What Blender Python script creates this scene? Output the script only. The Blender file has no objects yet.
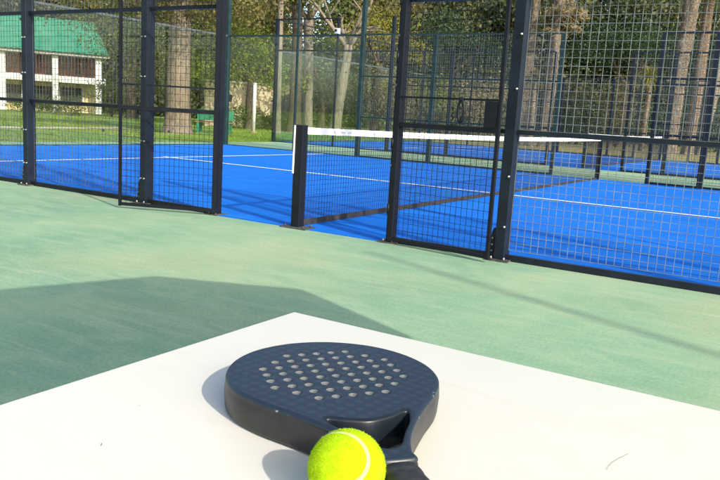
import bpy, bmesh, math, random
import numpy as np
from mathutils import Vector, Matrix
random.seed(7)
rng = np.random.default_rng(11)
S = bpy.context.scene
COL = S.collection
R = math.radians

# ------------------------------------------------------------------ camera
CAM = np.array([4.07643, -5.51187, 1.06288])
RX, RY, RZ, F = -.1663, -.05848, .55089, 746.67578
def rot(rx, ry, rz):
    cx, sx, cy, sy, cz, sz = math.cos(rx), math.sin(rx), math.cos(ry), math.sin(ry), math.cos(rz), math.sin(rz)
    X = np.array([[1, 0, 0], [0, cx, -sx], [0, sx, cx]])
    Y = np.array([[cy, 0, sy], [0, 1, 0], [-sy, 0, cy]])
    Z = np.array([[cz, -sz, 0], [sz, cz, 0], [0, 0, 1]])
    return Z @ X @ Y
M3 = rot(RX, RY, RZ)
def ray(px, py):
    return M3 @ np.array([(px - 360) / F, 1.0, -(py - 240) / F])
def g(px, py, z=0.0):                     # point of a level plane seen at a photo pixel
    d = ray(px, py)
    return CAM + d * ((z - CAM[2]) / d[2])
def at(px, py, depth):                    # point at a real distance from the photographer
    return CAM + ray(px, py) * depth

cam_d = bpy.data.cameras.new('camera')
cam = bpy.data.objects.new('camera', cam_d); COL.objects.link(cam)
cam_d.sensor_width = 36; cam_d.lens = F / 720 * 36; cam_d.clip_end = 3000; cam_d.clip_start = 0.02
mw = Matrix.Identity(4)
for i in range(3):
    mw[i][0] = M3[i, 0]; mw[i][1] = M3[i, 2]; mw[i][2] = -M3[i, 1]; mw[i][3] = CAM[i]
cam.matrix_world = mw
S.camera = cam

# ------------------------------------------------------------------ tagging helpers
def tag(o, label=None, cat=None, group=None, kind=None):
    if label: o['label'] = label
    if cat: o['category'] = cat
    if group: o['group'] = group
    if kind: o['kind'] = kind
    return o
def thing(name, label, cat, loc=(0, 0, 0), group=None):
    o = bpy.data.objects.new(name, None); COL.objects.link(o)
    o.empty_display_size = .2
    o.location = Vector([float(v) for v in loc])
    o['wl'] = [float(v) for v in loc]
    return tag(o, label, cat, group)
def world_loc(o):
    v = Vector((0, 0, 0))
    while o is not None:
        v = v + o.location; o = o.parent
    return v
def link(name, me, mat, parent=None, origin=None):
    """mesh given in world coordinates; the object sits at its parent's origin (or at origin)"""
    o = bpy.data.objects.new(name, me); COL.objects.link(o)
    if parent is not None:
        o.parent = parent
        off = world_loc(parent)
    else:
        off = Vector([float(v) for v in origin]) if origin is not None else Vector((0, 0, 0))
        o.location = off
    if off.length > 0:
        me.transform(Matrix.Translation(-off))
    if mat is not None:
        for m in (mat if isinstance(mat, (list, tuple)) else [mat]):
            me.materials.append(m)
    if 'wl' in o: del o['wl']
    return o

class MB:
    def __init__(self): self.v = []; self.f = []; self.sm = []
    def add(self, vs, fs, smooth=False):
        n = len(self.v)
        self.v += [tuple(float(c) for c in p) for p in vs]
        self.f += [tuple(i + n for i in f) for f in fs]
        self.sm += [smooth] * len(fs)
        return self
    def box(self, x0, x1, y0, y1, z0, z1):
        vs = [(x, y, z) for z in (z0, z1) for y in (y0, y1) for x in (x0, x1)]
        return self.add(vs, [(0, 2, 3, 1), (4, 5, 7, 6), (0, 1, 5, 4), (2, 6, 7, 3), (0, 4, 6, 2), (1, 3, 7, 5)])
    def bar(self, p0, p1, w, h, up=(0, 0, 1), caps=True):   # rectangular bar from p0 to p1
        p0 = np.array(p0, float); p1 = np.array(p1, float)
        d = p1 - p0; d /= np.linalg.norm(d)
        u = np.array(up, float)
        if abs(d @ u) > .95: u = np.array([0, 1.0, 0])
        s = np.cross(d, u); s /= np.linalg.norm(s); u = np.cross(s, d)
        q = [(-w / 2, -h / 2), (w / 2, -h / 2), (w / 2, h / 2), (-w / 2, h / 2)]
        vs = [p0 + s * a + u * b for a, b in q] + [p1 + s * a + u * b for a, b in q]
        fs = [(i, (i + 1) % 4, (i + 1) % 4 + 4, i + 4) for i in range(4)]
        if caps: fs += [(3, 2, 1, 0), (4, 5, 6, 7)]
        return self.add(vs, fs)
    def tube(self, pts, rad, n=8, caps=True, smooth=True):
        pts = [np.array(p, float) for p in pts]
        if not hasattr(rad, '__len__'): rad = [rad] * len(pts)
        vs = []; fs = []; prev = None
        for i, p in enumerate(pts):
            d = pts[min(i + 1, len(pts) - 1)] - pts[max(i - 1, 0)]
            d /= (np.linalg.norm(d) + 1e-12)
            if prev is None:
                a = np.array([1.0, 0, 0]) if abs(d[0]) < .9 else np.array([0, 1.0, 0])
            else: a = prev
            s = a - d * (a @ d); s /= np.linalg.norm(s); prev = s
            t = np.cross(d, s)
            for k in range(n):
                an = 2 * math.pi * k / n
                vs.append(p + (s * math.cos(an) + t * math.sin(an)) * rad[i])
        for i in range(len(pts) - 1):
            for k in range(n):
                fs.append((i * n + k, i * n + (k + 1) % n, (i + 1) * n + (k + 1) % n, (i + 1) * n + k))
        if caps:
            fs.append(tuple(range(n - 1, -1, -1))); fs.append(tuple(range((len(pts) - 1) * n, len(pts) * n)))
        return self.add(vs, fs, smooth)
    def build(self, name, mat, parent=None, origin=None, bevel=0):
        me = bpy.data.meshes.new(name)
        me.from_pydata(self.v, [], self.f)
        me.polygons.foreach_set('use_smooth', self.sm)
        me.update()
        o = link(name, me, mat, parent, origin)
        if bevel:
            m = o.modifiers.new('bevel', 'BEVEL'); m.width = bevel; m.segments = 2; m.limit_method = 'ANGLE'
            m.harden_normals = False
        return o

# ------------------------------------------------------------------ materials
def nodes(name):
    m = bpy.data.materials.new(name); m.use_nodes = True
    nt = m.node_tree; nt.nodes.clear()
    out = nt.nodes.new('ShaderNodeOutputMaterial')
    return m, nt, out
def bsdf(nt, out, col=(.5, .5, .5), rough=.6, metal=0, spec=.5):
    b = nt.nodes.new('ShaderNodeBsdfPrincipled')
    b.inputs['Base Color'].default_value = (*col, 1); b.inputs['Roughness'].default_value = rough
    b.inputs['Metallic'].default_value = metal; b.inputs['Specular IOR Level'].default_value = spec
    nt.links.new(b.outputs[0], out.inputs[0])
    return b
def coord(nt, scale=(1, 1, 1), kind='Object'):
    tc = nt.nodes.new('ShaderNodeTexCoord'); mp = nt.nodes.new('ShaderNodeMapping')
    mp.inputs['Scale'].default_value = scale
    nt.links.new(tc.outputs[kind], mp.inputs[0])
    return mp.outputs[0]
def noise(nt, vec, scale, detail=4, rough=.55, dist=0):
    n = nt.nodes.new('ShaderNodeTexNoise'); n.inputs['Scale'].default_value = scale
    n.inputs['Detail'].default_value = detail; n.inputs['Roughness'].default_value = rough
    n.inputs['Distortion'].default_value = dist
    nt.links.new(vec, n.inputs['Vector']); return n.outputs['Fac']
def ramp(nt, fac, stops):
    r = nt.nodes.new('ShaderNodeValToRGB'); el = r.color_ramp.elements
    while len(el) < len(stops): el.new(.5)
    for e, (p, c) in zip(el, stops):
        e.position = p; e.color = (*c, 1) if len(c) == 3 else c
    nt.links.new(fac, r.inputs[0]); return r.outputs[0]
def mix(nt, fac, a, b, blend='MIX'):
    m = nt.nodes.new('ShaderNodeMix'); m.data_type = 'RGBA'; m.blend_type = blend
    for s, v in ((m.inputs[0], fac), (m.inputs[6], a), (m.inputs[7], b)):
        if hasattr(v, 'is_output'): nt.links.new(v, s)
        elif isinstance(v, (tuple, list)): s.default_value = (*v, 1) if len(v) == 3 else v
        else: s.default_value = v
    return m.outputs[2]
def bump(nt, b, h, strength, dist):
    bm = nt.nodes.new('ShaderNodeBump'); bm.inputs['Strength'].default_value = strength
    bm.inputs['Distance'].default_value = dist
    nt.links.new(h, bm.inputs['Height']); nt.links.new(bm.outputs[0], b.inputs['Normal'])
def two(name, c1, c2, scale, rough=.6, metal=0, spec=.5, bmp=0, bdist=.01, stretch=(1, 1, 1), lo=.35, hi=.65, detail=5):
    m, nt, out = nodes(name); b = bsdf(nt, out, c1, rough, metal, spec)
    n = noise(nt, coord(nt, stretch), scale, detail)
    nt.links.new(ramp(nt, n, [(lo, c1), (hi, c2)]), b.inputs['Base Color'])
    if bmp: bump(nt, b, n, bmp, bdist)
    return m

def mat_concrete_green():
    m, nt, out = nodes('green_painted_concrete'); b = bsdf(nt, out, (.2, .3, .2), .75, 0, .3)
    v = coord(nt)
    big = noise(nt, v, .55, 6, .6, .4)
    mid = noise(nt, coord(nt, (1, 2.2, 1)), 2.3, 8, .65, .8)
    fine = noise(nt, v, 60, 3, .6)
    base = ramp(nt, big, [(.3, (.148, .275, .172)), (.5, (.195, .335, .205)), (.7, (.27, .385, .235))])
    dust = ramp(nt, mid, [(.45, (0, 0, 0)), (.75, (1, 1, 1))])
    c = mix(nt, mix(nt, .62, (0, 0, 0), dust), base, (.335, .42, .275))
    st = noise(nt, coord(nt, (.35, 5, 1)), 3.1, 6, .6, .6)
    c = mix(nt, mix(nt, .35, (0, 0, 0), ramp(nt, st, [(.52, (0, 0, 0)), (.72, (1, 1, 1))])), c, (.38, .455, .32))
    dk = noise(nt, v, 1.4, 7, .7, .5)
    c = mix(nt, mix(nt, .5, (0, 0, 0), ramp(nt, dk, [(.56, (0, 0, 0)), (.74, (1, 1, 1))])), c, (.135, .27, .175))
    wm = noise(nt, v, .38, 5, .6, .6)
    c = mix(nt, mix(nt, .75, (0, 0, 0), ramp(nt, wm, [(.47, (0, 0, 0)), (.68, (1, 1, 1))])), c, mix(nt, .5, c, (.40, .40, .215)))
    gr = noise(nt, v, 26, 4, .7)
    c = mix(nt, mix(nt, .4, (0, 0, 0), ramp(nt, gr, [(.66, (0, 0, 0)), (.74, (1, 1, 1))])), c, (.12, .19, .13))
    c = mix(nt, mix(nt, .4, (0, 0, 0), ramp(nt, gr, [(.28, (1, 1, 1)), (.34, (0, 0, 0))])), c, (.45, .50, .38))
    c = mix(nt, .45, c, mix(nt, 1.0, c, ramp(nt, fine, [(.3, (.7, .7, .7)), (.7, (1.25, 1.25, 1.25))]), 'MULTIPLY'))
    nt.links.new(c, b.inputs['Base Color'])
    bump(nt, b, fine, .15, .003)
    return m
def mat_turf():
    m, nt, out = nodes('blue_court_turf'); b = bsdf(nt, out, (.01, .1, .5), .85, 0, .15)
    v = coord(nt)
    a = noise(nt, v, .8, 5, .6); c2 = noise(nt, coord(nt, (1, .3, 1)), 3.5, 6, .65); f = noise(nt, v, 130, 2)
    col = ramp(nt, a, [(.3, (.002, .105, .47)), (.7, (.004, .135, .56))])
    br = noise(nt, coord(nt, (.5, 3, 1)), 2.2, 6, .7, .5)
    col = mix(nt, mix(nt, .55, (0, 0, 0), ramp(nt, br, [(.42, (0, 0, 0)), (.7, (1, 1, 1))])), col, (.006, .19, .66))
    sand = ramp(nt, c2, [(.55, (0, 0, 0)), (.8, (1, 1, 1))])
    col = mix(nt, mix(nt, .3, (0, 0, 0), sand), col, (.06, .22, .62))
    col = mix(nt, .5, col, mix(nt, 1, col, ramp(nt, f, [(.3, (.6, .6, .6)), (.7, (1.4, 1.4, 1.4))]), 'MULTIPLY'))
    nt.links.new(col, b.inputs['Base Color']); bump(nt, b, f, .4, .006)
    return m
def mat_grass():
    m, nt, out = nodes('lawn_grass'); b = bsdf(nt, out, (.1, .2, .03), .9, 0, .1)
    v = coord(nt)
    a = noise(nt, v, .25, 6, .6); f = noise(nt, v, 9, 6, .7); dry = noise(nt, v, .12, 4, .6, .3)
    col = ramp(nt, a, [(.3, (.115, .19, .026)), (.55, (.185, .265, .042)), (.75, (.26, .30, .07))])
    col = mix(nt, ramp(nt, dry, [(.52, (0, 0, 0)), (.68, (.8, .8, .8))]), col, (.27, .235, .095))
    col = mix(nt, .6, col, mix(nt, 1, col, ramp(nt, f, [(.3, (.5, .5, .5)), (.7, (1.5, 1.5, 1.5))]), 'MULTIPLY'))
    nt.links.new(col, b.inputs['Base Color']); bump(nt, b, f, .8, .05)
    return m
def mat_leaf(name, c1, c2, c3, trans=.35, vscale=1.3):
    m, nt, out = nodes(name)
    v = coord(nt); n = noise(nt, v, vscale, 3, .6)
    col = ramp(nt, n, [(.3, c1), (.5, c2), (.72, c3)])
    b = nt.nodes.new('ShaderNodeBsdfPrincipled'); b.inputs['Roughness'].default_value = .55
    b.inputs['Specular IOR Level'].default_value = .3
    t = nt.nodes.new('ShaderNodeBsdfTranslucent'); mx = nt.nodes.new('ShaderNodeMixShader')
    mx.inputs[0].default_value = trans
    nt.links.new(col, b.inputs['Base Color']); nt.links.new(mix(nt, 1, col, (1.5, 1.5, .8), 'MULTIPLY'), t.inputs['Color'])
    nt.links.new(b.outputs[0], mx.inputs[1]); nt.links.new(t.outputs[0], mx.inputs[2]); nt.links.new(mx.outputs[0], out.inputs[0])
    return m
def mat_glass():
    m, nt, out = nodes('tempered_court_glass')
    tr = nt.nodes.new('ShaderNodeBsdfTransparent'); tr.inputs[0].default_value = (.955, .985, .97, 1)
    gl = nt.nodes.new('ShaderNodeBsdfGlossy'); gl.inputs['Roughness'].default_value = .01
    fr = nt.nodes.new('ShaderNodeFresnel')
    geo = nt.nodes.new('ShaderNodeNewGeometry'); ior = nt.nodes.new('ShaderNodeMapRange')
    ior.inputs['To Min'].default_value = 1.45; ior.inputs['To Max'].default_value = 1 / 1.45
    nt.links.new(geo.outputs['Backfacing'], ior.inputs['Value']); nt.links.new(ior.outputs[0], fr.inputs[0])
    mx = nt.nodes.new('ShaderNodeMixShader')
    nt.links.new(fr.outputs[0], mx.inputs[0]); nt.links.new(tr.outputs[0], mx.inputs[1]); nt.links.new(gl.outputs[0], mx.inputs[2])
    nt.links.new(mx.outputs[0], out.inputs[0]); return m
def mat_bark(name, c1, c2, c3, rings=0):
    m, nt, out = nodes(name); b = bsdf(nt, out, c1, .9, 0, .2)
    n = noise(nt, coord(nt, (3.2, 3.2, 2.6) if rings else (5, 5, .9)), 3.2, 7, .72, .8); n2 = noise(nt, coord(nt), 1.1, 4)
    col = ramp(nt, n, [(.32, c1), (.5, c2), (.7, c3)])
    col = mix(nt, .45, col, mix(nt, 1, col, ramp(nt, n2, [(.3, (.55, .55, .55)), (.7, (1.4, 1.4, 1.4))]), 'MULTIPLY'))
    h = n
    if rings:
        w = nt.nodes.new('ShaderNodeTexWave'); w.wave_type = 'BANDS'; w.bands_direction = 'Z'
        w.inputs['Scale'].default_value = rings; w.inputs['Distortion'].default_value = 4; w.inputs['Detail'].default_value = 3
        nt.links.new(coord(nt), w.inputs['Vector'])
        col = mix(nt, .5, col, mix(nt, 1, col, ramp(nt, w.outputs['Fac'], [(.2, (.55, .55, .55)), (.8, (1.3, 1.3, 1.3))]), 'MULTIPLY'))
    nt.links.new(col, b.inputs['Base Color']); bump(nt, b, h, .8, .08)
    return m
def mat_racket():
    m, nt, out = nodes('carbon_weave_face'); b = bsdf(nt, out, (.02, .03, .05), .42, 0, .5)
    def wave(rotz):
        tc = nt.nodes.new('ShaderNodeTexCoord'); mp = nt.nodes.new('ShaderNodeMapping')
        mp.inputs['Rotation'].default_value = (0, 0, rotz)
        nt.links.new(tc.outputs['Object'], mp.inputs[0])
        w = nt.nodes.new('ShaderNodeTexWave'); w.wave_type = 'BANDS'; w.bands_direction = 'X'
        w.inputs['Scale'].default_value = 23; w.inputs['Distortion'].default_value = .6; w.inputs['Detail'].default_value = 1
        nt.links.new(mp.outputs[0], w.inputs['Vector']); return w.outputs['Fac']
    a = wave(R(8)); c = wave(R(96))
    mu = nt.nodes.new('ShaderNodeMath'); mu.operation = 'MULTIPLY'
    nt.links.new(a, mu.inputs[0]); nt.links.new(c, mu.inputs[1])
    n = noise(nt, coord(nt), 16, 4)
    col = ramp(nt, mu.outputs[0], [(.0, (.0085, .0165, .027)), (.6, (.0145, .0255, .040))])
    sp = noise(nt, coord(nt), 900, 2, .5)
    col = mix(nt, ramp(nt, sp, [(.68, (0, 0, 0)), (.78, (.35, .35, .35))]), col, (.09, .11, .14))
    nt.links.new(col, b.inputs['Base Color'])
    nt.links.new(ramp(nt, mix(nt, .5, mu.outputs[0], n), [(.1, (.46,) * 3), (.7, (.40,) * 3)]), b.inputs['Roughness'])
    bump(nt, b, mu.outputs[0], .16, .0006)
    return m

MT = {}
MT['concrete'] = mat_concrete_green()
MT['turf'] = mat_turf()
MT['line'] = two('white_court_line', (.72, .74, .76), (.45, .55, .66), 12, .8, 0, .2, lo=.5, hi=.8)
MT['sand'] = two('pale_sand_on_turf', (.30, .40, .50), (.48, .50, .48), 9, .9, 0, .2)
MT['grass'] = mat_grass()
MT['drygrass'] = two('dry_yellow_grass', (.19, .19, .055), (.33, .28, .12), 1.6, .95, 0, .1, .5, .05, lo=.3, hi=.7)
MT['blade'] = mat_leaf('grass_blade', (.11, .19, .022), (.18, .27, .036), (.27, .32, .07), .3, .3)
MT['path'] = two('sandy_path', (.42, .36, .25), (.55, .49, .36), 3, .95, 0, .1, .3, .02)
MT['steel'] = two('dark_blue_grey_coated_steel', (.0028, .006, .013), (.006, .012, .022), 6, .5, 0, .35)
MT['steel_green'] = two('dark_green_coated_steel', (.006, .022, .024), (.012, .034, .035), 5, .5, 0, .35)
MT['black'] = two('black_coated_steel', (.0028, .0035, .007), (.006, .007, .012), 8, .5, 0, .3)
MT['wire'] = two('galvanised_wire_lit', (.14, .155, .16), (.25, .265, .265), 9, .42, .2, .5)  # brighter copy of the fence wire, its sunlit glint put into the colour
MT['wire_left'] = two('galvanised_wire_dim', (.05, .058, .065), (.12, .135, .135), 9, .42, .3, .5)  # same wire as the right fence, its duller lighting put into the colour
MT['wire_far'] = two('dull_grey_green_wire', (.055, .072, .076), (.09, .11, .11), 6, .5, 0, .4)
MT['wire_black'] = two('black_gate_wire', (.004, .005, .008), (.009, .010, .014), 9, .5, 0, .3)
MT['chrome'] = two('stainless_bolt', (.30, .30, .29), (.45, .45, .43), 40, .4, .8, .5)
MT['plate'] = two('weathered_base_plate', (.035, .034, .034), (.11, .105, .095), 30, .7, .2, .4)
MT['glass'] = mat_glass()
MT['netcord'] = two('black_net_cord', (.010, .011, .014), (.02, .02, .024), 20, .8)
MT['nethem'] = two('dusty_net_hem', (.009, .009, .012), (.028, .027, .029), 9, .9)
MT['band'] = two('white_net_band', (.78, .78, .78), (.70, .71, .72), 5, .75)
MT['bandmark'] = two('faded_grey_print', (.50, .52, .55), (.62, .63, .65), 60, .8)
def mat_table():
    m, nt, out = nodes('white_table_laminate'); b = bsdf(nt, out, (.65, .63, .55), .4, 0, .4)
    v = coord(nt); a = noise(nt, v, 2.2, 5); sm = noise(nt, coord(nt, (1, 2.5, 1)), 7, 6, .65, .8); sp = noise(nt, v, 420, 2)
    sc = noise(nt, coord(nt, (3, 160, 1)), 2.0, 3, .6, .3)
    col = ramp(nt, a, [(.35, (.65, .635, .565)), (.65, (.61, .60, .53))])
    col = mix(nt, mix(nt, .35, (0, 0, 0), ramp(nt, sm, [(.55, (0, 0, 0)), (.75, (1, 1, 1))])), col, (.55, .52, .43))
    col = mix(nt, mix(nt, .5, (0, 0, 0), ramp(nt, sp, [(.74, (0, 0, 0)), (.78, (1, 1, 1))])), col, (.42, .38, .30))
    col = mix(nt, mix(nt, .3, (0, 0, 0), ramp(nt, sc, [(.72, (0, 0, 0)), (.76, (1, 1, 1))])), col, (.50, .48, .42))
    nt.links.new(col, b.inputs['Base Color'])
    nt.links.new(ramp(nt, sm, [(.3, (.36,) * 3), (.7, (.5,) * 3)]), b.inputs['Roughness'])
    bump(nt, b, a, .02, .002); return m
MT['table'] = mat_table()
MT['tableedge'] = two('dark_laminate_edge', (.16, .15, .14), (.26, .24, .22), 30, .6)
MT['alu'] = two('brushed_aluminium', (.5, .5, .5), (.6, .6, .6), 20, .4, .8)
MT['face'] = mat_racket()
def mat_rim():
    m, nt, out = nodes('scuffed_face_rim'); b = bsdf(nt, out, (.012, .022, .036), .40, 0, .5)
    n = noise(nt, coord(nt), 210, 3, .6); l = noise(nt, coord(nt), 22, 3, .6)
    mu = nt.nodes.new('ShaderNodeMath'); mu.operation = 'MULTIPLY'
    nt.links.new(ramp(nt, n, [(.62, (0, 0, 0)), (.70, (1, 1, 1))]), mu.inputs[0]); nt.links.new(ramp(nt, l, [(.52, (0, 0, 0)), (.66, (1, 1, 1))]), mu.inputs[1])
    nt.links.new(mix(nt, mu.outputs[0], (.011, .020, .033), (.30, .31, .32)), b.inputs['Base Color'])
    return m
MT['rim'] = mat_rim()
MT['throat'] = two('dark_throat_paint', (.006, .010, .016), (.010, .015, .022), 60, .38, 0, .45)
MT['frame'] = two('matte_charcoal_frame', (.011, .0115, .0125), (.018, .018, .0195), 80, .40, 0, .5, .05, .0005)
MT['lining'] = two('pale_grey_hole_lining', (.115, .13, .14), (.17, .185, .195), 300, .55)
MT['grip'] = two('black_grip_wrap', (.012, .013, .016), (.026, .027, .03), 120, .62, 0, .4, .3, .0006)
MT['felt'] = two('optic_yellow_felt', (.31, .50, .003), (.41, .585, .006), 160, .95, 0, .1, .6, .0012)
MT['fuzz'] = two('yellow_felt_fibre', (.34, .55, .006), (.50, .70, .02), 90, .9, 0, .1)
MT['seam'] = two('pale_ball_seam', (.50, .62, .16), (.62, .70, .27), 200, .8, 0, .2)
MT['ballmark'] = two('faint_dark_print', (.20, .27, .01), (.32, .42, .02), 200, .9)
MT['roof'] = two('green_sheet_roof', (.030, .185, .105), (.045, .24, .145), 1.5, .45, 0, .4)
MT['whitewall'] = two('white_painted_timber', (.60, .60, .57), (.50, .50, .47), 2, .7)
MT['cream'] = two('cream_render', (.62, .50, .27), (.54, .43, .23), 1.2, .9)
MT['redwall'] = two('dark_reddish_boards', (.14, .065, .04), (.21, .10, .065), 3, .8)
MT['beige'] = two('beige_garden_wall', (.50, .41, .26), (.60, .50, .33), .9, .9, lo=.3, hi=.7)
MT['void'] = two('dark_opening', (.03, .032, .03), (.05, .05, .047), 2, .8)
MT['bench_g'] = two('green_bench_paint', (.015, .14, .07), (.025, .2, .10), 4, .5)
MT['bench_w'] = two('brown_bench_board', (.18, .10, .05), (.27, .16, .09), 6, .7)
MT['canvas'] = two('cream_parasol_canvas', (.62, .58, .48), (.70, .66, .56), 3, .9)
MT['lamp_glass'] = two('floodlight_lens', (.6, .6, .6), (.7, .7, .7), 10, .2)
MT['bark_grey'] = mat_bark('grey_brown_bark', (.085, .068, .05), (.22, .17, .12), (.36, .29, .21))
MT['bark_pale'] = mat_bark('pale_bark', (.10, .085, .066), (.23, .195, .15), (.36, .31, .245))
MT['bark_dark'] = mat_bark('dark_bark', (.04, .032, .024), (.09, .07, .05), (.15, .12, .085))
MT['bark_palm'] = mat_bark('palm_bark', (.055, .043, .031), (.185, .145, .10), (.40, .325, .24), 5)
MT['bark_palm_red'] = mat_bark('reddish_palm_bark', (.06, .042, .028), (.19, .14, .095), (.37, .285, .20), 4)
MT['leaf_mid'] = mat_leaf('leaf_mid_green', (.05, .08, .014), (.10, .14, .024), (.20, .23, .05))
MT['leaf_olive'] = mat_leaf('leaf_olive_green', (.045, .042, .016), (.115, .10, .034), (.27, .24, .085))
MT['leaf_bright'] = mat_leaf('leaf_bright_green', (.05, .085, .012), (.14, .20, .022), (.34, .38, .06), .4)
MT['leaf_dark'] = mat_leaf('leaf_dark_green', (.010, .028, .012), (.022, .052, .018), (.05, .09, .028), .2)
MT['leaf_yellow'] = mat_leaf('leaf_yellow_green', (.12, .13, .02), (.24, .23, .035), (.36, .32, .07), .4)
MT['leaf_dry'] = mat_leaf('leaf_dry_brown', (.12, .095, .05), (.24, .195, .11), (.40, .34, .21), .25)
MT['leaf_wood'] = mat_leaf('leaf_woodland', (.024, .034, .014), (.062, .076, .028), (.155, .145, .062), .15, .35)
MT['leaf_hedge'] = mat_leaf('leaf_hedge', (.03, .055, .012), (.065, .10, .02), (.11, .15, .035), .25)

# ------------------------------------------------------------------ ground
def sheet(name, mat, x0, x1, y0, y1, z, kind='structure', cuts=1):
    me = bpy.data.meshes.new(name)
    me.from_pydata([(x0, y0, z), (x1, y0, z), (x1, y1, z), (x0, y1, z)], [], [(0, 1, 2, 3)])
    o = link(name, me, mat); tag(o, kind=kind); return o
sheet('lawn_ground', MT['grass'], -900, 900, -900, 900, -.012)
sheet('paved_ground', MT['concrete'], -11.6, 30, -30, 25.6, 0)
sheet('dry_grass_ground', MT['drygrass'], -24, 30, 25.6, 70, -.004)
YB = 10.5                      # far side of the first court
C2X, C2Y = -1.4, 14.4          # the second court is shifted along the first
XL = -10.4
MB().box(XL, 10.4, -.012, YB + .012, -.005, .008).build('court_turf', MT['turf'])['kind'] = 'structure'
MB().box(-.93, .93, -.05, -.0122, -.005, .008).build('court_turf_edge', MT['turf'])['kind'] = 'structure'
MB().box(C2X + XL, C2X + 10.4, C2Y - .012, C2Y + YB + .012, -.005, .008).build('far_court_turf', MT['turf'])['kind'] = 'structure'
ln = MB(); SE = MB()
def flat(x0, x1, y0, y1, z=.0125): ln.add([(x0, y0, z), (x1, y0, z), (x1, y1, z), (x0, y1, z)], [(0, 1, 2, 3)])
for ox, oy in ((0, 0), (C2X, C2Y)):
    cy = oy + 5.1
    flat(ox - 7.15, ox + 7.15, cy - .042, cy + .042)
    for s in (-1, 1):
        xs = ox + s * 6.95
        flat(xs - .042, xs + .042, oy + .05, cy - .044); flat(xs - .042, xs + .042, cy + .044, oy + YB - .1)
for s in (-1, 1):
    a, b = sorted((s * 1.05, s * 10)); SE.add([(a, .055, .0125), (b, .055, .0125), (b, .10, .0125), (a, .10, .0125)], [(0, 1, 2, 3)])
tag(SE.build('sand_edge', MT['sand']), kind='structure')
tag(ln.build('court_lines', MT['line']), kind='structure')
# sandy path over the lawn
pm = MB(); pts = [(-19.6, -6), (-18.9, 2), (-18.45, 7), (-18.9, 11), (-19.8, 14.2), (-21.5, 17)]
wid = [.8, .7, .65, .5, .35, .1]; vs = []; 
for (x, y), w in zip(pts, wid): vs += [(x - w, y, -.006), (x + w, y, -.006)]
pm.add(vs, [(2 * i, 2 * i + 1, 2 * i + 3, 2 * i + 2) for i in range(len(pts) - 1)])
tag(pm.build('sandy_path', MT['path']), kind='structure')
# grass blades near the lawn edge
def blades(n):
    x = rng.uniform(-34, -11.75, n); y = rng.uniform(-2, 38, n)
    keep = (np.abs(x + 18.7) > .9) | (y > 15)
    x, y = x[keep], y[keep]; n = len(x)
    a = rng.uniform(0, 6.28, n); h = rng.uniform(.03, .085, n); w = .012
    dx, dy = np.cos(a) * w, np.sin(a) * w; lx, ly = rng.normal(0, .03, n), rng.normal(0, .03, n)
    v = np.stack([np.stack([x - dx, y - dy, 0 * x - .012], 1), np.stack([x + dx, y + dy, 0 * x - .012], 1), np.stack([x + lx, y + ly, h], 1)], 1).reshape(-1, 3)
    me = bpy.data.meshes.new('grass'); me.vertices.add(3 * n); me.vertices.foreach_set('co', v.ravel())
    me.loops.add(3 * n); me.loops.foreach_set('vertex_index', np.arange(3 * n))
    me.polygons.add(n); me.polygons.foreach_set('loop_start', np.arange(n) * 3); me.polygons.foreach_set('loop_total', np.full(n, 3))
    me.update(); me.validate()
    tag(link('grass', me, MT['blade']), 'short mown grass of the lawn beyond the blue court', 'grass', kind='stuff')
blades(70000)

# ------------------------------------------------------------------ fences
def wire_panel(p0, p1, z0, z1, sp_v, sp_h, t):
    """welded wire between two ground points, from z0 to z1"""
    m = MB(); p0 = np.array(p0, float); p1 = np.array(p1, float)
    L = np.linalg.norm(p1 - p0); d = (p1 - p0) / L
    nv = max(2, int(round(L / sp_v))); nh = max(2, int(round((z1 - z0) / sp_h)))
    nrm = np.array([-d[1], d[0]]) * t * .9
    for i in range(nv + 1):
        q = p0 + d * (L * i / nv)
        m.bar((q[0], q[1], z0), (q[0], q[1], z1), t, t, up=(d[0], d[1], 0), caps=False)
    for k in range(nh + 1):
        z = z0 + (z1 - z0) * k / nh
        a = p0 + nrm; b = p1 + nrm
        m.bar((a[0], a[1], z), (b[0], b[1], z), t, t, caps=False)
    return m
def bolt(m, x, y, z, dy):
    m.tube([(x, y, z), (x, y + dy * .006, z), (x, y + dy * .0062, z), (x, y + dy * .016, z)], [.0105, .0105, .0065, .006], 8)
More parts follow.
